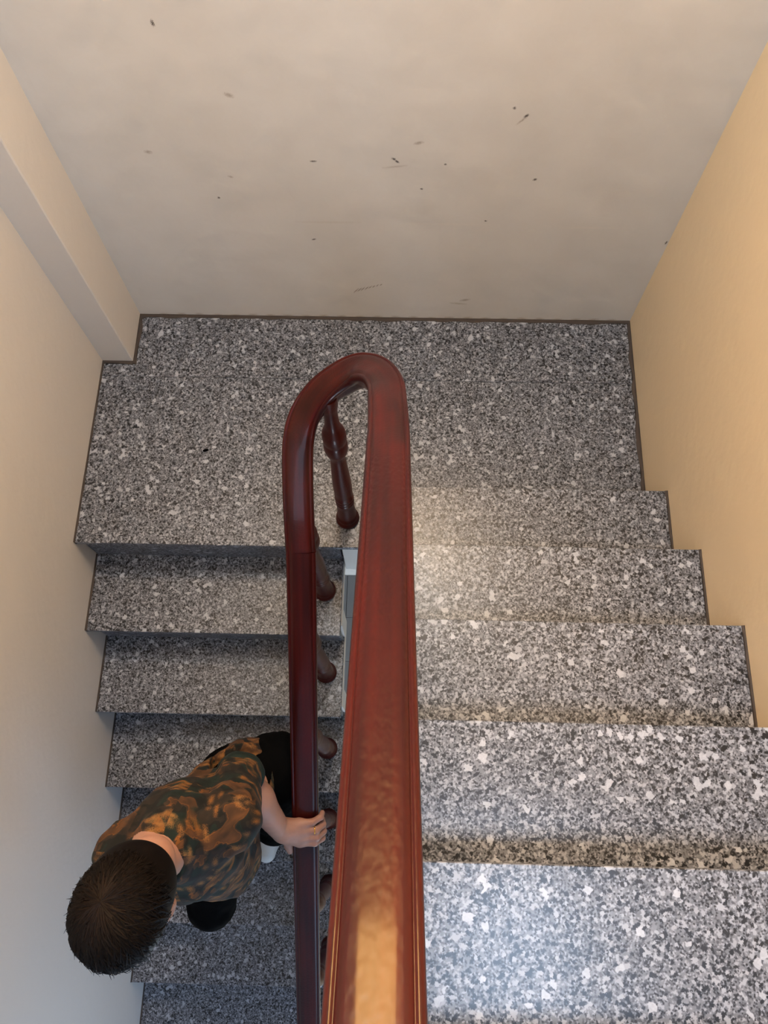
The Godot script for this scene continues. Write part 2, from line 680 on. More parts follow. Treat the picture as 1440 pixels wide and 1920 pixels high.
# ---------------------------------------------------------------- the camera and the light
func setup() -> void:
	var cam := Camera3D.new()
	cam.name = "camera"
	add_child(cam)
	cam.position = Vector3(0.8290, 2.2344, 1.4692)
	cam.rotation_degrees = Vector3(-70.2748, 3.3177, -2.0362)
	cam.fov = rad_to_deg(2.0 * atan(960.0 / 1501.37))
	cam.near = 0.05
	cam.current = true
	var env := Environment.new()
	var sky := Sky.new()
	var ps := ProceduralSkyMaterial.new()
	ps.sky_top_color = Color(0.45, 0.60, 0.85)
	ps.sky_horizon_color = Color(0.72, 0.80, 0.92)
	ps.ground_bottom_color = Color(0.30, 0.30, 0.32)
	ps.ground_horizon_color = Color(0.62, 0.66, 0.72)
	sky.sky_material = ps
	env.background_mode = Environment.BG_SKY
	env.sky = sky
	env.tonemap_mode = Environment.TONE_MAPPER_LINEAR
	env.tonemap_exposure = 0.95
	env.sdfgi_enabled = true
	env.ssao_enabled = true
	env.ssil_enabled = true
	var we := WorldEnvironment.new()
	we.name = "world_environment"
	we.environment = env
	add_child(we)
	# daylight through openings out of view, in the front and right walls
	window_light("unseen_upper_window_daylight", Vector3(0.715, 2.90, 3.42), Vector2(1.43, 2.2), 4.4, Color(0.80, 0.90, 1.0))  # unseen upper window, lights the back wall and near treads
	window_light("unseen_door_daylight", Vector3(0.75, -2.52, 3.42), Vector2(1.1, 1.3), 7.0, Color(0.86, 0.93, 1.0))  # doorway out of view, placed to light the tiles and beam in the well
	window_light("unseen_lower_window_daylight", Vector3(0.715, -0.10, 3.42), Vector2(1.43, 2.6), 0.3, Color(0.70, 0.83, 1.0))  # unseen window of the storey below, a dim cool light from the front
	window_light("unseen_side_window_daylight", Vector3(1.54, -0.25, 2.95), Vector2(0.9, 1.3), 1.5, Color(0.70, 0.84, 1.0)).rotation_degrees.y = 90.0  # unseen side window, placed to light the lower left wall

func window_light(called: String, at: Vector3, size: Vector2, energy: float, color: Color) -> AreaLight3D:
	var l := AreaLight3D.new()
	l.name = called
	l.area_size = size
	l.light_energy = energy
	l.light_color = color
	l.area_range = 12.0
	l.area_attenuation = 2.0
	l.shadow_enabled = true
	l.position = at
	add_child(l)
	return l

# ---------------------------------------------------------------- the room
func build_room() -> void:
	var st := begin()
	# back wall: the seen field carries the marks
	for q in [[-3.3, -0.35], [-0.35, 1.65], [1.65, 4.4]]:
		face(st, [Vector3(XL - 0.15, q[0], 0), Vector3(XR + 0.15, q[0], 0), Vector3(XR + 0.15, q[1], 0), Vector3(XL - 0.15, q[1], 0)], Vector3(0, 0, 1))
	slab(st, Vector3(XL - 0.15, -3.3, -0.2), Vector3(XR + 0.15, 4.4, -0.002))
	var wb := struct("wall_back", "beige plaster wall behind the landing, scuffed and marked", "wall", st.commit(), M.wall_back)
	M.wall_back.uv1_scale = Vector3(0.5, -0.5, 1)
	M.wall_back.uv1_offset = Vector3(0, 0.825, 0)
	wb.set_meta("kind", "structure")
	struct("wall_left", "cream plaster wall beside the flight going down", "wall", box(Vector3(XL - 0.15, -3.3, 0), Vector3(XL, 4.4, 3.7)), M.wall)
	struct("wall_right", "yellowish cream wall beside the flight going up", "wall", right_wall_mesh(), M.wall_right)
	st = begin()
	slab(st, Vector3(XL - 0.01, -0.10, -0.01), Vector3(-0.0297, 4.25, 0.1750), 0.003)
	struct("trim_1", "square plaster pier in the left back corner of the landing", "pillar", st.commit(), M.wall)
	struct("ceiling", "white ceiling over the stairwell", "ceiling", box(Vector3(XL - 0.15, 4.25, -0.2), Vector3(XR + 0.15, 4.4, 3.7)), M.white)
	# front wall, its openings out of view and placed to let daylight in
	st = begin()
	var x0 := XL - 0.15
	var x1 := XR + 0.15
	for r in [[x0, x1, -3.3, -3.17], [x0, 0.2, -3.17, -1.87], [1.3, x1, -3.17, -1.87], [x0, x1, -1.87, -1.4], [x0, 0.0, -1.4, 1.2], [1.43, x1, -1.4, 1.2], [x0, x1, 1.2, 1.8], [x0, 0.0, 1.8, 4.0], [1.43, x1, 1.8, 4.0], [x0, x1, 4.0, 4.4]]:
		slab(st, Vector3(r[0], r[2], 3.5), Vector3(r[1], r[3], 3.7))
	struct("wall_front", "cream wall with unseen windows, behind the viewer", "wall", st.commit(), M.wall)
	var k := 1
	for r in [[0.0, 1.43, -1.4, 1.2], [0.0, 1.43, 1.8, 4.0]]:
		st = begin()
		for b in [[r[0], r[1], r[2], r[2] + 0.05], [r[0], r[1], r[3] - 0.05, r[3]], [r[0], r[0] + 0.05, r[2] + 0.05, r[3] - 0.05], [r[1] - 0.05, r[1], r[2] + 0.05, r[3] - 0.05], [(r[0] + r[1]) * 0.5 - 0.02, (r[0] + r[1]) * 0.5 + 0.02, r[2] + 0.05, r[3] - 0.05]]:
			slab(st, Vector3(b[0], b[2], 3.56), Vector3(b[1], b[3], 3.62), 0.004)
		var w := struct("window_%d" % k, "white framed window out of view in the front wall, storey %s" % ["below", "above"][k - 1], "window", st.commit(), M.white)
		for s in 2:
			var a: float = lerpf(r[0] + 0.05, r[1] - 0.05, s * 0.5)
			part("pane", box(Vector3(a, r[2] + 0.05, 3.588), Vector3(a + (r[1] - r[0] - 0.1) * 0.5, r[3] - 0.05, 3.592)), M.glass, w)
		k += 1
	st = begin()  # side window out of view, frame for the light on the left wall
	for b in [[2.5, 3.4, -0.9, -0.85], [2.5, 3.4, 0.35, 0.4], [2.5, 2.55, -0.85, 0.35], [3.35, 3.4, -0.85, 0.35], [2.93, 2.97, -0.85, 0.35]]:
		slab(st, Vector3(XR + 0.06, b[2], b[0]), Vector3(XR + 0.11, b[3], b[1]), 0.004)
	var sw := struct("window_3", "white framed side window out of view in the right wall of the storey below", "window", st.commit(), M.white)
	for s in 2:
		part("pane", box(Vector3(XR + 0.083, -0.85, 2.55 + s * 0.4), Vector3(XR + 0.087, 0.35, 2.95 + s * 0.4)), M.glass, sw)
	# storey floors
	struct("floor", "grey floor of the storey above, behind the viewer", "floor", box(Vector3(XL, 9 * H - 0.15, ZR + 8 * D + LIP), Vector3(XR, 9 * H, 3.5)), M.tile)
	var fl := struct("floor_lower", "grey tiled floor of the storey below", "floor", box(Vector3(XL, -9 * H - 0.15, ZL + 8 * D - LIP), Vector3(WELL_L, -9 * H, 3.5)), M.tile)
	fl.set_meta("kind", "structure")
	var fb := struct("floor_bottom", "grey tiled floor at the bottom of the stairwell", "floor", box(Vector3(XL, -3.3, 0), Vector3(XR, -3.206, 3.5)), M.grout)
	var tile := box(Vector3(0, 0, 0), Vector3(0.297, 0.012, 0.297), 0.0015)
	for i in 6:
		for j in 14:
			if 0.18 + i * 0.3 - 0.3 < XR - 0.3 and 0.181 + (j - 1) * 0.3 < 3.2:
				part("tile", tile, M.tile, fb, Vector3(-0.125 + i * 0.3, -3.206, -0.119 + j * 0.3 + 0.121))

func right_wall_mesh() -> ArrayMesh:
	var st := begin()
	for r in [[-3.3, 4.4, 0.0, 2.5], [-3.3, -0.9, 2.5, 3.4], [0.4, 4.4, 2.5, 3.4], [-3.3, 4.4, 3.4, 3.7]]:
		slab(st, Vector3(XR, r[0], r[2]), Vector3(XR + 0.15, r[1], r[3]))
	return st.commit()

func build_landing() -> void:
	var o := thing("landing", "speckled grey granite landing between the two flights", "landing")
	var c := 0.0015
	var g := 0.009                      # mortar joint along the walls
	var zj := 0.228
	var px := -0.0297
	var st := begin()
	# back row of slab, notched round the pier
	slab(st, Vector3(px + g, -0.02, g), Vector3(XR - g, 0, zj - 0.0008), c, Vector2(0.3, 0.1))
	part("granite_slab", st.commit(), M.granite, o)
	st = begin()
	slab(st, Vector3(XL + 0.004, -0.02, 0.175 + g), Vector3(px + g - 0.0003, 0, zj - 0.0008), c, Vector2(0.3, 0.1))
	part("granite_slab", st.commit(), M.granite, o)
	st = begin()
	slab(st, Vector3(XL + 0.004, -0.02, zj), Vector3(WELL_R, 0, ZL), c, Vector2(0.71, 0.37))
	part("granite_slab", st.commit(), M.granite, o)
	st = begin()
	slab(st, Vector3(WELL_R + 0.0005, -0.02, zj), Vector3(XR - g, 0, ZR + LIP + 0.014), c, Vector2(0.71, 0.37))
	part("granite_slab", st.commit(), M.granite, o)
	# the concrete under it, with the white edge beam in the well
	st = begin()
	slab(st, Vector3(XL, -0.15, 0.0), Vector3(XR, -0.0205, ZL - LIP - 0.016))
	slab(st, Vector3(XL, -0.27, ZL - 0.22), Vector3(XR, -0.15, ZL - LIP - 0.016))
	slab(st, Vector3(WELL_L + 0.004, -0.262, ZL - LIP - 0.016), Vector3(WELL_R - 0.001, -0.0205, ZL - 0.008), 0.002)
	part("concrete_base", st.commit(), M.white, o)
	# dark mortar joints against the walls, slightly uneven
	struct("trim_2", "dark mortar joint along the back wall of the landing", "joint", joint_strip(Vector3(px, 0, 0), Vector3(XR, 0, 0), Vector3(0, 0, 1), 0.0105, 5), M.grout)
	struct("trim_3", "dark mortar joint along the right wall of the landing", "joint", joint_strip(Vector3(XR, 0, 0), Vector3(XR, 0, ZR + 0.02), Vector3(-1, 0, 0), 0.010, 6), M.grout)
	struct("trim_4", "dark mortar joint along the side of the corner pier", "joint", joint_strip(Vector3(px, 0, 0.0), Vector3(px, 0, 0.175 + g), Vector3(1, 0, 0), 0.0105, 7), M.grout)
	struct("trim_5", "dark mortar joint in front of the corner pier", "joint", joint_strip(Vector3(XL, 0, 0.175), Vector3(px + 0.0, 0, 0.175), Vector3(0, 0, 1), 0.010, 8), M.grout)
	struct("trim_6", "thin dark mortar joint along the left wall of the landing", "joint", joint_strip(Vector3(XL, 0, 0.175), Vector3(XL, 0, ZL), Vector3(1, 0, 0), 0.0048, 9), M.grout)

func joint_strip(a: Vector3, b: Vector3, out: Vector3, w: float, s: int) -> ArrayMesh:
	# a low fillet of mortar whose edge wanders
	var n := noise(9.0, s)
	var rows := []
	var k := maxi(4, int(a.distance_to(b) / 0.012))
	for i in k + 1:
		var p := a.lerp(b, float(i) / k)
		var v := w * (1.0 + 0.45 * n.get_noise_1d(p.x + p.z))
		rows.append([p + Vector3(0, -0.018, 0), p + Vector3(0, 0.0035, 0), p + out * v * 0.6 + Vector3(0, 0.002, 0), p + out * v + Vector3(0, 0.0004, 0), p + out * v + Vector3(0, -0.018, 0)])
	return grid_mesh(rows, true, Vector2.ONE, true)

func build_flight_down() -> void:
	var o := thing("staircase", "shaded granite flight going down along the left wall, in front of the landing", "staircase")
	var prof := PackedVector2Array()
	var c := 0.0015
	prof.append(Vector2(ZL - LIP - 0.016, -0.0205))
	for k in range(1, 9):
		var zr := ZL + (k - 1) * D - LIP - 0.016
		if k > 1:
			prof.append(Vector2(zr, -(k - 1) * H - 0.0205))
		prof.append(Vector2(zr, -k * H - 0.0205))
	prof.append(Vector2(ZL + 8 * D - LIP - 0.016, -8 * H - 0.0205))
	prof.append(Vector2(ZL + 8 * D - LIP - 0.016, -9 * H - 0.15))
	prof.append(Vector2(ZL + 8 * D - LIP - 0.076, -9 * H - 0.15))
	for k in range(8, 0, -1):          # a folded plate, stepped below as well
		var zr := ZL + (k - 1) * D - LIP - 0.076
		prof.append(Vector2(zr + D, -k * H - 0.06))
		prof.append(Vector2(zr, -k * H - 0.06))
	prof.append(Vector2(ZL - LIP - 0.076, -0.0205))
	part("concrete_base", prism_x(prof, XL + 0.002, WELL_L + 0.003), M.wall, o)
	for k in range(1, 10):
		var off := Vector2(fmod(k * 0.377, 1.0), fmod(k * 0.613, 1.0))
		var zr := ZL + (k - 1) * D - LIP
		part("riser", box(Vector3(XL + 0.003, -k * H, zr - 0.0155), Vector3(WELL_L - 0.004, -(k - 1) * H - 0.0202, zr), 0.0008, off), M.granite, o)
		if k < 9:
			part("tread", box(Vector3(XL + 0.004, -k * H - 0.02, zr - 0.0155), Vector3(WELL_L, -k * H, ZL + k * D), c, off), M.granite, o)
			part("mortar_joint", joint_strip(Vector3(XL, -k * H, zr), Vector3(XL, -k * H, ZL + k * D), Vector3(1, 0, 0), 0.0045, 20 + k), M.grout, o)

func build_flight_up() -> void:
	var o := thing("staircase", "brightly lit granite flight rising along the yellowish right wall", "staircase")
	var prof := PackedVector2Array()
	var c := 0.0015
	prof.append(Vector2(ZR + LIP + 0.016, -0.0205))
	for k in range(1, 9):
		var zr := ZR + (k - 1) * D + LIP + 0.016
		prof.append(Vector2(zr, k * H - 0.0205))
		prof.append(Vector2(zr + D, k * H - 0.0205))
	prof.append(Vector2(ZR + 8 * D + LIP, 9 * H - 0.151))
	prof.append(Vector2(ZR + 8 * D - 0.05, 9 * H - 0.30))
	prof.append(Vector2(ZR + LIP + 0.25, -0.0205))
	part("concrete_base", prism_x(prof, WELL_R + 0.004, XR - 0.002), M.wall, o)
	for k in range(1, 10):
		var off := Vector2(fmod(0.5 + k * 0.431, 1.0), fmod(0.2 + k * 0.557, 1.0))
		var zr := ZR + (k - 1) * D + LIP
		part("riser", box(Vector3(WELL_R + 0.002, (k - 1) * H + 0.0002, zr), Vector3(XR - 0.003, k * H - 0.0202, zr + 0.0155), 0.0008, off), M.granite, o)
		if k < 9:
			part("tread", box(Vector3(WELL_R, k * H - 0.02, ZR + (k - 1) * D), Vector3(XR - 0.005, k * H, zr + D + 0.0155), c, off), M.granite, o)
			part("mortar_joint", joint_strip(Vector3(XR, k * H, ZR + (k - 1) * D), Vector3(XR, k * H, zr + D), Vector3(-1, 0, 0), 0.0055, 40 + k), M.grout, o)

# ---------------------------------------------------------------- the banister
func rail_down(z: float) -> Vector3:
	return Vector3(0.612 - 0.0115 * (z - 0.965), 0.548 - 0.8275 * (z - 0.965), z)

func rail_up(z: float) -> Vector3:
	return Vector3(0.809 + 0.0148 * (z - 0.921), 1.10 + 0.8338 * (z - 0.921), z)

func rail_profile() -> Array:
	# [across, up] clockwise from the crown; crowned top, quirk, rounded shoulder, throat and foot
	var r := []
	var half_p := [[0.0, 0.0], [0.009, -0.00012], [0.018, -0.0006], [0.0235, -0.0020], [0.0250, -0.0040], [0.0258, -0.0046], [0.0268, -0.0036], [0.0285, -0.0030], [0.0312, -0.0042],
			[0.0330, -0.0070], [0.0337, -0.0115], [0.0334, -0.0170], [0.0318, -0.0210], [0.0290, -0.0235], [0.0272, -0.0260], [0.0265, -0.0300], [0.0268, -0.0400], [0.0262, -0.0480], [0.0240, -0.0500]]
	r.append([0.0, -0.050])
	for i in range(half_p.size() - 1, 0, -1):
		r.append([-half_p[i][0], half_p[i][1]])
	for p in half_p:
		r.append(p)
	return r

func build_banister() -> void:
	var o := thing("banister", "mahogany banister, its handrail curving over the landing from one flight to the other", "banister")
	var prof := rail_profile()
	var path := []
	for i in 84:
		path.append(rail_down(0.9656 + i * 0.02))
	part("handrail", rail_mesh(path, prof), M.wood, o).set_meta("label", "dark purplish rail of the flight going down, held by the woman")
	# the wreath and the rail going up are one run
	var ctl := [rail_up(1.00), rail_up(0.921), Vector3(0.805, 1.035, 0.839), Vector3(0.799, 0.975, 0.769), Vector3(0.779, 0.925, 0.714), Vector3(0.748, 0.880, 0.680), Vector3(0.716, 0.840, 0.669), Vector3(0.675, 0.795, 0.675),
			Vector3(0.644, 0.760, 0.693), Vector3(0.622, 0.728, 0.720), Vector3(0.611, 0.700, 0.756), Vector3(0.608, 0.667, 0.800), Vector3(0.609, 0.612, 0.882), rail_down(0.965)]
	path = []
	for i in 85:
		path.append(rail_up(2.70 - i * 0.02))
	path.append_array(spline(ctl, 0.006))
	part("handrail", rail_mesh(path, prof), M.wood, o).set_meta("label", "reddish rail of the flight going up with its curved turn over the landing")
	# turned balusters: one lathed shape, 0.75 m
	var shape := [[0.0335, 0.0], [0.0345, 0.006], [0.0340, 0.016], [0.0300, 0.022], [0.0305, 0.028], [0.0310, 0.034], [0.0280, 0.040], [0.0268, 0.052], [0.0258, 0.080], [0.0250, 0.115], [0.0246, 0.140],
			[0.0262, 0.146], [0.0262, 0.154], [0.0240, 0.158], [0.0262, 0.164], [0.0262, 0.172], [0.0240, 0.176], [0.0262, 0.182], [0.0258, 0.190], [0.0240, 0.196], [0.0250, 0.225], [0.0252, 0.260], [0.0243, 0.300], [0.0226, 0.350], [0.0205, 0.400], [0.0192, 0.440], [0.0185, 0.462],
			[0.0215, 0.470], [0.0262, 0.482], [0.0288, 0.500], [0.0292, 0.520], [0.0276, 0.536], [0.0264, 0.542], [0.0278, 0.548], [0.0285, 0.562], [0.0274, 0.580], [0.0240, 0.596], [0.0200, 0.608], [0.0175, 0.622], [0.0160, 0.650], [0.0158, 0.680], [0.0175, 0.705], [0.0195, 0.715], [0.0195, 0.75]]
	var bal := lathe(shape)
	var spots := [[Vector3(0.676, 0, 0.692), 0.815]]
	for k in range(1, 9):
		var z := ZL + k * D - 0.14
		spots.append([Vector3(0.602, -k * H, z), rail_down(z).y + k * H])
	for k in range(1, 9):
		var z := ZR + (k - 1) * D + 0.14
		spots.append([Vector3(0.820, k * H, z), rail_up(z).y - k * H])
	for s in spots:
		var b := part("baluster", bal, M.wood_turned, o, s[0])
		b.scale = Vector3(1, (s[1] - 0.054) / 0.75, 1)
	# the rail ends on a newel at the storey above
	part("newel", lathe([[0.045, 0], [0.048, 0.02], [0.040, 0.05], [0.036, 0.2], [0.042, 0.22], [0.036, 0.24], [0.030, 0.5], [0.040, 0.6], [0.034, 0.65], [0.034, 0.93], [0.046, 0.95], [0.040, 1.0], [0.015, 1.04]]), M.wood_turned, o, Vector3(0.835, 9 * H, rail_up(2.70).z + 0.03))

func build_lamp() -> void:
	var at := Vector3(0.80, 2.36, 0.0)  # lamp out of view, sized and placed for its reflection on the rail
	var o := thing("unseen_wall_lamp", "warm rectangular wall lamp out of view high on the back wall, lighting the landing and the rail", "lamp", at)
	part("backplate", box(Vector3(-0.12, -0.16, 0.001), Vector3(0.12, 0.16, 0.05), 0.004), M.metal, o)
	part("shade", box(Vector3(-0.29, -0.28, 0.05), Vector3(0.29, 0.62, 0.13), 0.02), M.lamp, o)  # glowing shade, stretched upward behind the added fill light
	var l := AreaLight3D.new()
	l.name = "unseen_wall_lamp_front"
	l.area_size = Vector2(0.54, 0.36)
	l.light_color = Color(1.0, 0.77, 0.42)
	l.light_energy = 2.5
	l.area_range = 12.0
	l.area_attenuation = 2.0
	l.shadow_enabled = true
	l.position = at + Vector3(0, -0.10, 0.135)
	l.rotation_degrees.y = 180.0
	add_child(l)
	var p := OmniLight3D.new()  # added neutral fill that brightens the back wall and landing
	p.name = "added_fill_light"
	p.position = at + Vector3(0, 0.42, 0.28)
	p.light_color = Color(1.0, 0.985, 0.96)
	p.light_energy = 2.1
	p.light_size = 0.14
	p.omni_range = 12.0
	p.omni_attenuation = 2.0
	p.shadow_enabled = true
	add_child(p)

# ---------------------------------------------------------------- the woman
const ROOT := Vector3(0.40, -0.7412, 1.58)

func L(x: float, y: float, z: float) -> Vector3:
	return Vector3(x, y, z) - ROOT

func hand_prims(fingers: Array, thumb: Array, palm: Array) -> Array:
	var pr := palm.duplicate()
	for f in fingers:                      # chains of joints with radii; a small blend keeps the fingers apart
		for i in f.size() - 1:
			pr.append(cap(f[i][0], f[i + 1][0], f[i][1], f[i + 1][1], 0.010 if i == 0 else 0.003))
	for i in thumb.size() - 1:
		pr.append(cap(thumb[i][0], thumb[i + 1][0], thumb[i][1], thumb[i + 1][1], 0.012 if i == 0 else 0.004))
	return pr

func build_pendant() -> void:
	var at := Vector3(1.26, 3.35, 2.00)  # unseen pendant, its cool spot placed to light the near treads
	var o := thing("unseen_pendant_lamp", "round white pendant lamp out of view, placed to light the flight going up", "lamp", at)
	part("rod", lathe([[0.008, 0.05], [0.008, 1.05]], 12), M.metal, o)
	part("housing", lathe([[0.03, 0.09], [0.12, 0.075], [0.25, 0.03], [0.285, -0.04], [0.29, -0.09], [0.284, -0.09], [0.279, -0.04], [0.24, 0.012], [0.10, 0.014]]), M.metal, o)
	part("diffuser", lathe([[0.268, -0.002], [0.262, -0.012], [0.18, -0.02], [0.01, -0.022]]), M.panel, o)
	var l := SpotLight3D.new()
	l.name = "unseen_pendant_light"
	l.spot_angle = 32.0
	l.spot_angle_attenuation = 1.4
	l.light_size = 0.24
	l.light_energy = 3.3
	l.light_color = Color(0.74, 0.86, 1.0)
	l.spot_range = 12.0
	l.spot_attenuation = 2.0
	l.shadow_enabled = true
	l.position = at + Vector3(0, -0.30, 0)
	l.rotation_degrees = Vector3(-90, 0, 0)
	add_child(l)

func build_person() -> void:
	var o := thing("person", "woman in a brown and green patterned blouse walking down, left hand on the rail", "person", ROOT)
	var lsh := L(0.500, 0.500, 1.520)
	var rsh := L(0.300, 0.500, 1.590)
	var lel := L(0.464, 0.250, 1.430)
	var lwr := L(0.552, 0.098, 1.553)
	var rel := L(0.235, 0.290, 1.620)
	var rwr := L(0.185, 0.140, 1.720)
	var lhip := L(0.530, 0.050, 1.400)
	var rhip := L(0.405, 0.050, 1.430)
	var lkn := L(0.475, -0.310, 1.540)
	var rkn := L(0.318, -0.265, 1.762)
	var lan := L(0.425, -0.660, 1.520)
	var ran := L(0.290, -0.660, 1.600)
	var neck0 := L(0.382, 0.570, 1.570)
	var neck1 := L(0.382, 0.700, 1.622)
	var head := L(0.388, 0.770, 1.654)
	var fwd := Vector3(-0.12, -0.42, 0.90).normalized()
	var left := Vector3.UP.cross(fwd).normalized()
	var hb := Basis(left, fwd.cross(left).normalized(), fwd)
	var hs := hb * 0.88
	# body: trunk, limbs, neck on one grid; head and hands on finer grids of the same mesh
	var st := begin()
	var body := [
		ell(L(0.450, 0.05, 1.44), Vector3(0.100, 0.10, 0.080), 0.04), ell(L(0.400, 0.20, 1.50), Vector3(0.070, 0.12, 0.062), 0.04), ell(L(0.388, 0.40, 1.555), Vector3(0.090, 0.12, 0.075), 0.04),
		cap(rsh, lsh, 0.040, 0.040, 0.03), cap(L(0.395, 0.50, 1.55), neck0, 0.058, 0.050, 0.04), cap(neck0, neck1, 0.050, 0.047, 0.03),
		cap(lsh, lel, 0.043, 0.041, 0.03), cap(lel, lel.lerp(lwr, 0.4), 0.041, 0.0395, 0.02), cap(lel.lerp(lwr, 0.4), lwr, 0.0395, 0.026, 0.02),
		cap(rsh, rel, 0.043, 0.036, 0.03), cap(rel, rwr, 0.036, 0.025, 0.02),
		cap(lhip, lkn, 0.066, 0.050, 0.03), cap(lkn, lan, 0.048, 0.034, 0.02), cap(rhip, rkn, 0.066, 0.050, 0.03), cap(rkn, ran, 0.048, 0.034, 0.02),
		cap(lan, L(0.415, -0.715, 1.63), 0.030, 0.020, 0.02), cap(ran, L(0.285, -0.715, 1.72), 0.030, 0.020, 0.02)]
	nets(st, body, 0.010)
	var face_p := [ell(Vector3(0, 0.02, -0.012), Vector3(0.074, 0.094, 0.090), 0.02), ell(Vector3(0, -0.045, 0.030), Vector3(0.056, 0.066, 0.056), 0.03), ell(Vector3(0, -0.098, 0.055), Vector3(0.022, 0.018, 0.02), 0.02),
		cap(Vector3(0, -0.002, 0.082), Vector3(0, -0.040, 0.098), 0.007, 0.012, 0.012), cap(Vector3(-0.010, -0.044, 0.090), Vector3(0.010, -0.044, 0.090), 0.009, 0.009, 0.006),
		cap(Vector3(-0.034, 0.020, 0.074), Vector3(0.034, 0.020, 0.074), 0.012, 0.012, 0.015), ell(Vector3(-0.030, 0.000, 0.072), Vector3(0.014, 0.010, 0.010), 0.004), ell(Vector3(0.030, 0.000, 0.072), Vector3(0.014, 0.010, 0.010), 0.004),
		cap(Vector3(-0.020, -0.071, 0.080), Vector3(0.020, -0.071, 0.080), 0.006, 0.006, 0.004), cap(Vector3(-0.017, -0.081, 0.078), Vector3(0.017, -0.081, 0.078), 0.007, 0.007, 0.004),
		ell(Vector3(0.077, -0.018, -0.004), Vector3(0.011, 0.031, 0.019), 0.008), ell(Vector3(-0.077, -0.018, -0.004), Vector3(0.011, 0.031, 0.019), 0.008),
		ell(Vector3(0.088, -0.016, 0.000), Vector3(0.006, 0.018, 0.010), 0.004, Basis.IDENTITY, 1), ell(Vector3(-0.088, -0.016, 0.000), Vector3(0.006, 0.018, 0.010), 0.004, Basis.IDENTITY, 1),
		cap(Vector3(0, -0.06, -0.02), Vector3(0, -0.12, -0.035), 0.047, 0.049, 0.03)]
	nets(st, face_p, 0.0035, Transform3D(hs, head), 1)
	# left hand, in the frame of the rail: x across, y along the rail downwards, z out of its top
	var along := (rail_down(1.60) - rail_down(1.50)).normalized()
	var across := Vector3.RIGHT
	var out := along.cross(across)
	if out.y < 0.0:
		out = -out
	var hf := Transform3D(Basis(across, along, out), rail_down(1.545) - ROOT)
	var inv := hf.affine_inverse()
	var wr := inv * lwr
	var fa := inv * lwr.lerp(lel, 0.25)
	var mcp := [Vector3(-0.010, 0.030, 0.0135), Vector3(-0.005, 0.011, 0.0165), Vector3(-0.006, -0.009, 0.0160), Vector3(-0.012, -0.027, 0.0130)]
	var palm := [cap(fa, wr, 0.0285, 0.0260, 0.02), ell(Vector3(-0.038, 0.004, 0.012), Vector3(0.030, 0.036, 0.0135), 0.022)]
	for m: Vector3 in mcp:
		palm.append(cap(wr + Vector3(0.012, m.y * 0.45, -0.002), m, 0.0145, 0.0115, 0.018))
	var fingers := [
		[[mcp[0], 0.0112], [Vector3(0.026, 0.0315, 0.0125), 0.0096], [Vector3(0.043, 0.0320, -0.004), 0.0086], [Vector3(0.0415, 0.0320, -0.022), 0.0074]],
		[[mcp[1], 0.0114], [Vector3(0.031, 0.0125, 0.0135), 0.0100], [Vector3(0.0455, 0.0130, -0.007), 0.0090], [Vector3(0.0420, 0.0130, -0.028), 0.0076]],
		[[mcp[2], 0.0112], [Vector3(0.030, -0.0085, 0.0130), 0.0097], [Vector3(0.0445, -0.0090, -0.006), 0.0087], [Vector3(0.0410, -0.0090, -0.026), 0.0074]],
		[[mcp[3], 0.0104], [Vector3(0.022, -0.0320, 0.0120), 0.0086], [Vector3(0.0400, -0.0360, -0.001), 0.0078], [Vector3(0.0425, -0.0370, -0.016), 0.0068]]]
	var thumb := [[wr + Vector3(0.018, 0.016, -0.004), 0.0145], [Vector3(-0.046, 0.036, 0.000), 0.0130], [Vector3(-0.0435, 0.060, -0.004), 0.0105], [Vector3(-0.040, 0.080, -0.008), 0.0082]]
	nets(st, hand_prims(fingers, thumb, palm), 0.0024, hf, 2)
	# right hand, hanging relaxed in front of her
	var rd := (rwr - rel).normalized()
	var rl := Vector3.UP.cross(rd).normalized()
	var rf := Transform3D(Basis(rl, rd.cross(rl), rd), rwr)
	var rfing := []
	for i in 4:
		var y := 0.0
		var x := -0.027 + i * 0.018
		var s: float = [0.86, 1.0, 0.95, 0.76][3 - i]
		rfing.append([[Vector3(x, y, 0.080), 0.0105], [Vector3(x, y - 0.010, 0.080 + 0.036 * s), 0.0094], [Vector3(x, y - 0.028, 0.080 + 0.052 * s), 0.0085], [Vector3(x, y - 0.045, 0.080 + 0.056 * s), 0.0072]])
	var rthumb := [[Vector3(0.020, -0.008, 0.020), 0.014], [Vector3(0.038, -0.018, 0.048), 0.012], [Vector3(0.042, -0.028, 0.072), 0.010], [Vector3(0.038, -0.036, 0.090), 0.008]]
	nets(st, hand_prims(rfing, rthumb, [cap(Vector3(0, 0, -0.03), Vector3.ZERO, 0.025, 0.024, 0.02), ell(Vector3(0, -0.002, 0.045), Vector3(0.036, 0.014, 0.046), 0.02)]), 0.003, rf)
	part("body", st.commit(), M.skin, o)
	# wedding ring on the fourth finger
	var a: Vector3 = fingers[2][0][0].lerp(fingers[2][1][0], 0.90)
	var dir: Vector3 = (fingers[2][1][0] - fingers[2][0][0]).normalized()
	var tor := TorusMesh.new()
	tor.inner_radius = 0.0094
	tor.outer_radius = 0.0116
	tor.rings = 32
	tor.ring_segments = 10
	var ring := part("ring", tor, M.gold, o)
	ring.set_meta("label", "thin gold finger ring")
	var rb := Basis(Quaternion(Vector3.UP, hf.basis * dir))
	ring.transform = Transform3D(rb.scaled_local(Vector3(1, 1.4, 1)), hf * a)
	# blouse
	st = begin()
	var sl_end := lel.lerp(lsh, -0.06)
	var sr_end := rel.lerp(rsh, 0.12)
	var ldir := (lel - lsh).normalized()
	var rdir := (rel - rsh).normalized()
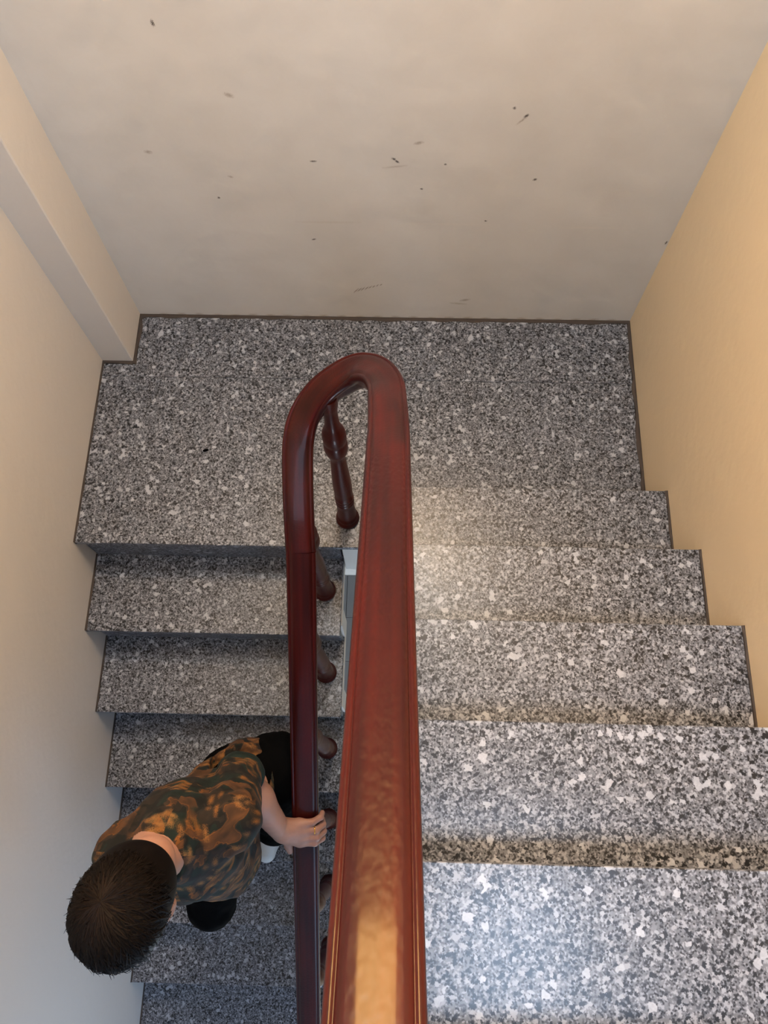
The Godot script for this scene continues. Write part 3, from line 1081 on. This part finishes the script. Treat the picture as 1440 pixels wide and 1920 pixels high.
	var bl := [
		ell(L(0.385, 0.41, 1.558), Vector3(0.113, 0.145, 0.108), 0.05), cap(rsh, lsh, 0.056, 0.056, 0.05),
		cap(L(0.385, 0.36, 1.535), L(0.392, 0.06, 1.485), 0.094, 0.098, 0.05), cap(L(0.430, 0.17, 1.455), L(0.450, 0.04, 1.415), 0.085, 0.094, 0.04), cap(L(0.395, 0.50, 1.55), L(0.390, 0.565, 1.565), 0.075, 0.066, 0.04), cap(L(0.388, 0.38, 1.575), L(0.380, 0.0, 1.612), 0.100, 0.112, 0.06),
		cap(lsh, sl_end + ldir * 0.03, 0.058, 0.054, 0.014), cap(rsh, sr_end + rdir * 0.03, 0.060, 0.052, 0.030),
		half(L(0.42, -0.01, 1.50), Vector3(0.35, -1.0, -0.20)), half_near(sl_end, ldir, 0.075),
		cap(L(0.425, -0.04, 1.45), L(0.425, 0.04, 1.45), 0.098, 0.088, 0.01, 1), cap(L(0.385, -0.04, 1.60), L(0.385, 0.03, 1.595), 0.098, 0.088, 0.01, 1),
		cap(sl_end + ldir * 0.02, sl_end - ldir * 0.02, 0.050, 0.044, 0.004, 1), cap(L(0.395, 0.47, 1.62), L(0.470, 0.33, 1.545), 0.010, 0.012, 0.012, 1),
		ell(L(0.374, 0.625, 1.612), Vector3(0.064, 0.058, 0.064), 0.012, Basis.IDENTITY, 1)]
	nets(st, bl, 0.0065, Transform3D.IDENTITY, 0, 0.007, Vector3(1.6, 0.55, 1.6))
	var blouse := part("blouse", st.commit(), M.blouse, o)
	blouse.set_meta("label", "dark blouse with orange, brown and green leaf pattern")
	for e in [[sl_end, ldir, 0.0570], [sr_end, rdir, 0.058]]:
		var u: Vector3 = e[1].cross(Vector3.RIGHT).normalized()
		var v: Vector3 = e[1].cross(u)
		var rows := []
		for q in [[0.046, -0.004], [0.056, -0.002], [0.0615, 0.0], [0.0625, -0.003], [0.0625, -0.020], [0.0615, -0.034], [0.0560, -0.036]]:
			var ringp := []
			for i in 36:
				var an := TAU * i / 36
				var rr: float = q[0] * e[2] / 0.0625 * (1.0 + 0.025 * sin(an * 3.0 + 0.7) + 0.015 * sin(an * 7.0))
				ringp.append(e[0] + e[1] * (q[1] + 0.006) + (u * cos(an) + v * sin(an)) * rr)
			rows.append(ringp)
		part("cuff", grid_mesh(rows, true), M.cuff, blouse).set_meta("label", "dark green cuff of the short sleeve")
	# trousers
	st = begin()
	var tr := [ell(L(0.470, 0.00, 1.430), Vector3(0.115, 0.12, 0.105), 0.05), ell(L(0.515, 0.01, 1.392), Vector3(0.070, 0.09, 0.080), 0.04),
		cap(lhip, lkn, 0.085, 0.066, 0.03), cap(lkn, lan, 0.064, 0.058, 0.02), cap(rhip, rkn, 0.085, 0.066, 0.03), cap(rkn, ran, 0.064, 0.058, 0.02),
		half(L(0.35, -0.675, 1.55), Vector3(0, -1, 0))]
	nets(st, tr, 0.009, Transform3D.IDENTITY, 0, 0.004, Vector3.ONE * 2.0)
	part("trousers", st.commit(), M.trousers, o)
	# shoes
	for s in [[L(0.425, -0.722, 1.470), L(0.398, -0.7235, 1.655)], [L(0.290, -0.722, 1.555), L(0.283, -0.7235, 1.735)]]:
		st = begin()
		var heel: Vector3 = s[0]
		var toe: Vector3 = s[1]
		nets(st, [cap(heel, toe.lerp(heel, 0.3), 0.032, 0.038, 0.02), cap(toe.lerp(heel, 0.3), toe, 0.038, 0.030, 0.02), cap(heel + Vector3(0, 0.02, 0.03), toe.lerp(heel, 0.5) + Vector3(0, 0.012, 0), 0.036, 0.030, 0.02), half(Vector3(0, 0.0007, 0), Vector3(0, -1, 0))], 0.005)
		part("shoe", st.commit(), M.shoe, o)
	build_hair(o, head, hs)

func build_hair(o: Node3D, head: Vector3, hb: Basis) -> void:
	# a cap of hair and some two thousand locks combed out from the crown
	var rng := RandomNumberGenerator.new()
	rng.seed = 5
	var st := begin()
	var xf := Transform3D(hb, head)
	nets(st, [ell(Vector3(0, 0.026, -0.014), Vector3(0.086, 0.096, 0.100), 0.02), ell(Vector3(0, -0.03, -0.04), Vector3(0.080, 0.075, 0.075), 0.03), ell(Vector3(0, -0.06, 0.09), Vector3(0.075, 0.085, 0.065), 0.02, Basis.IDENTITY, 1)], 0.005, xf, 3)
	var crown := Vector3(-0.10, 0.72, -0.55).normalized()
	var e1 := crown.cross(Vector3(0, 0, 1)).normalized()
	var e2 := crown.cross(e1)
	var rad := Vector3(0.089, 0.100, 0.103)
	for i in 3200:
		var az := rng.randf() * TAU
		var d := e1 * cos(az) + e2 * sin(az)
		var start := rng.randf() * rng.randf() * 1.4 - 0.10
		var span := rng.randf_range(0.55, 1.0)
		var lift := rng.randf_range(0.985, 1.025)
		var w := rng.randf_range(0.0012, 0.0026)
		var shade := 0.05 * rng.randf_range(0.7, 1.35) * (1.0 + 2.0 * exp(-maxf(start, 0.0) * 4.0))
		var swirl := rng.randf_range(-0.35, 0.55)
		if start < 0.34 and rng.randf() < 0.84:
			continue
		var pts := []
		for j in 7:
			var t := start + span * j / 6.0
			var dd := d.rotated(crown, swirl * j / 6.0)
			var dir := crown * cos(t) + dd * sin(t)
			var p := Vector3(0, 0.022, -0.014) + dir * rad * (lift + 0.02 * sin(j * 1.1 + i))
			if j == 6 and rng.randf() < 0.5:
				p += dir * rng.randf_range(-0.006, 0.008)
			pts.append(p)
		if pts[6].z > 0.062 and pts[6].y < 0.01 or pts[6].y < -0.115:      # clear of the face
			continue
		for j in 6:
			var a: Vector3 = pts[j]
			var b: Vector3 = pts[j + 1]
			var n := (a - Vector3(0, 0.022, -0.014)).normalized()
			var side := (b - a).cross(n).normalized()
			var wa := w * (1.0 - 0.10 * j)
			var wb := w * (1.0 - 0.10 * (j + 1)) if j < 5 else 0.0003
			var q := [[a - side * wa, b - side * wb, b + n * wb * 0.8, a + n * wa * 0.8], [a + n * wa * 0.8, b + n * wb * 0.8, b + side * wb, a + side * wa]]
			for k in 2:
				var nn := (n * 0.8 + side * (-0.5 if k == 0 else 0.5)).normalized()
				var f: Array = q[k]
				var order := [0, 1, 2, 0, 2, 3]
				var g: Vector3 = (f[1] - f[0]).cross(f[2] - f[0])
				if g.dot(nn) > 0.0:
					order = [0, 2, 1, 0, 3, 2]
				for v in order:
					st.set_color(Color.WHITE * shade)
					st.set_normal((hb * nn).normalized())
					st.set_uv(Vector2.ZERO)
					st.add_vertex(xf * f[v])
	part("hair", st.commit(), M.hair, o).set_meta("label", "short dark brown hair, thin at the crown")

func _ready() -> void:
	setup()
	make_materials()
	build_room()
	build_landing()
	build_flight_down()
	build_flight_up()
	build_banister()
	build_lamp()
	build_pendant()
	build_person()
	# a crumb somebody dropped on the landing
	var cr := thing("crumb", "tiny dark crumb lying on the granite landing left of the handrail turn", "debris", Vector3(0.233, 0, 0.481))
	cr.rotation.y = 0.3
	part("fragment", lathe([[0.002, 0.0], [0.006, 0.001], [0.0075, 0.003], [0.005, 0.006], [0.001, 0.007]], 9), M.trousers, cr).scale = Vector3(1.25, 1, 0.7)
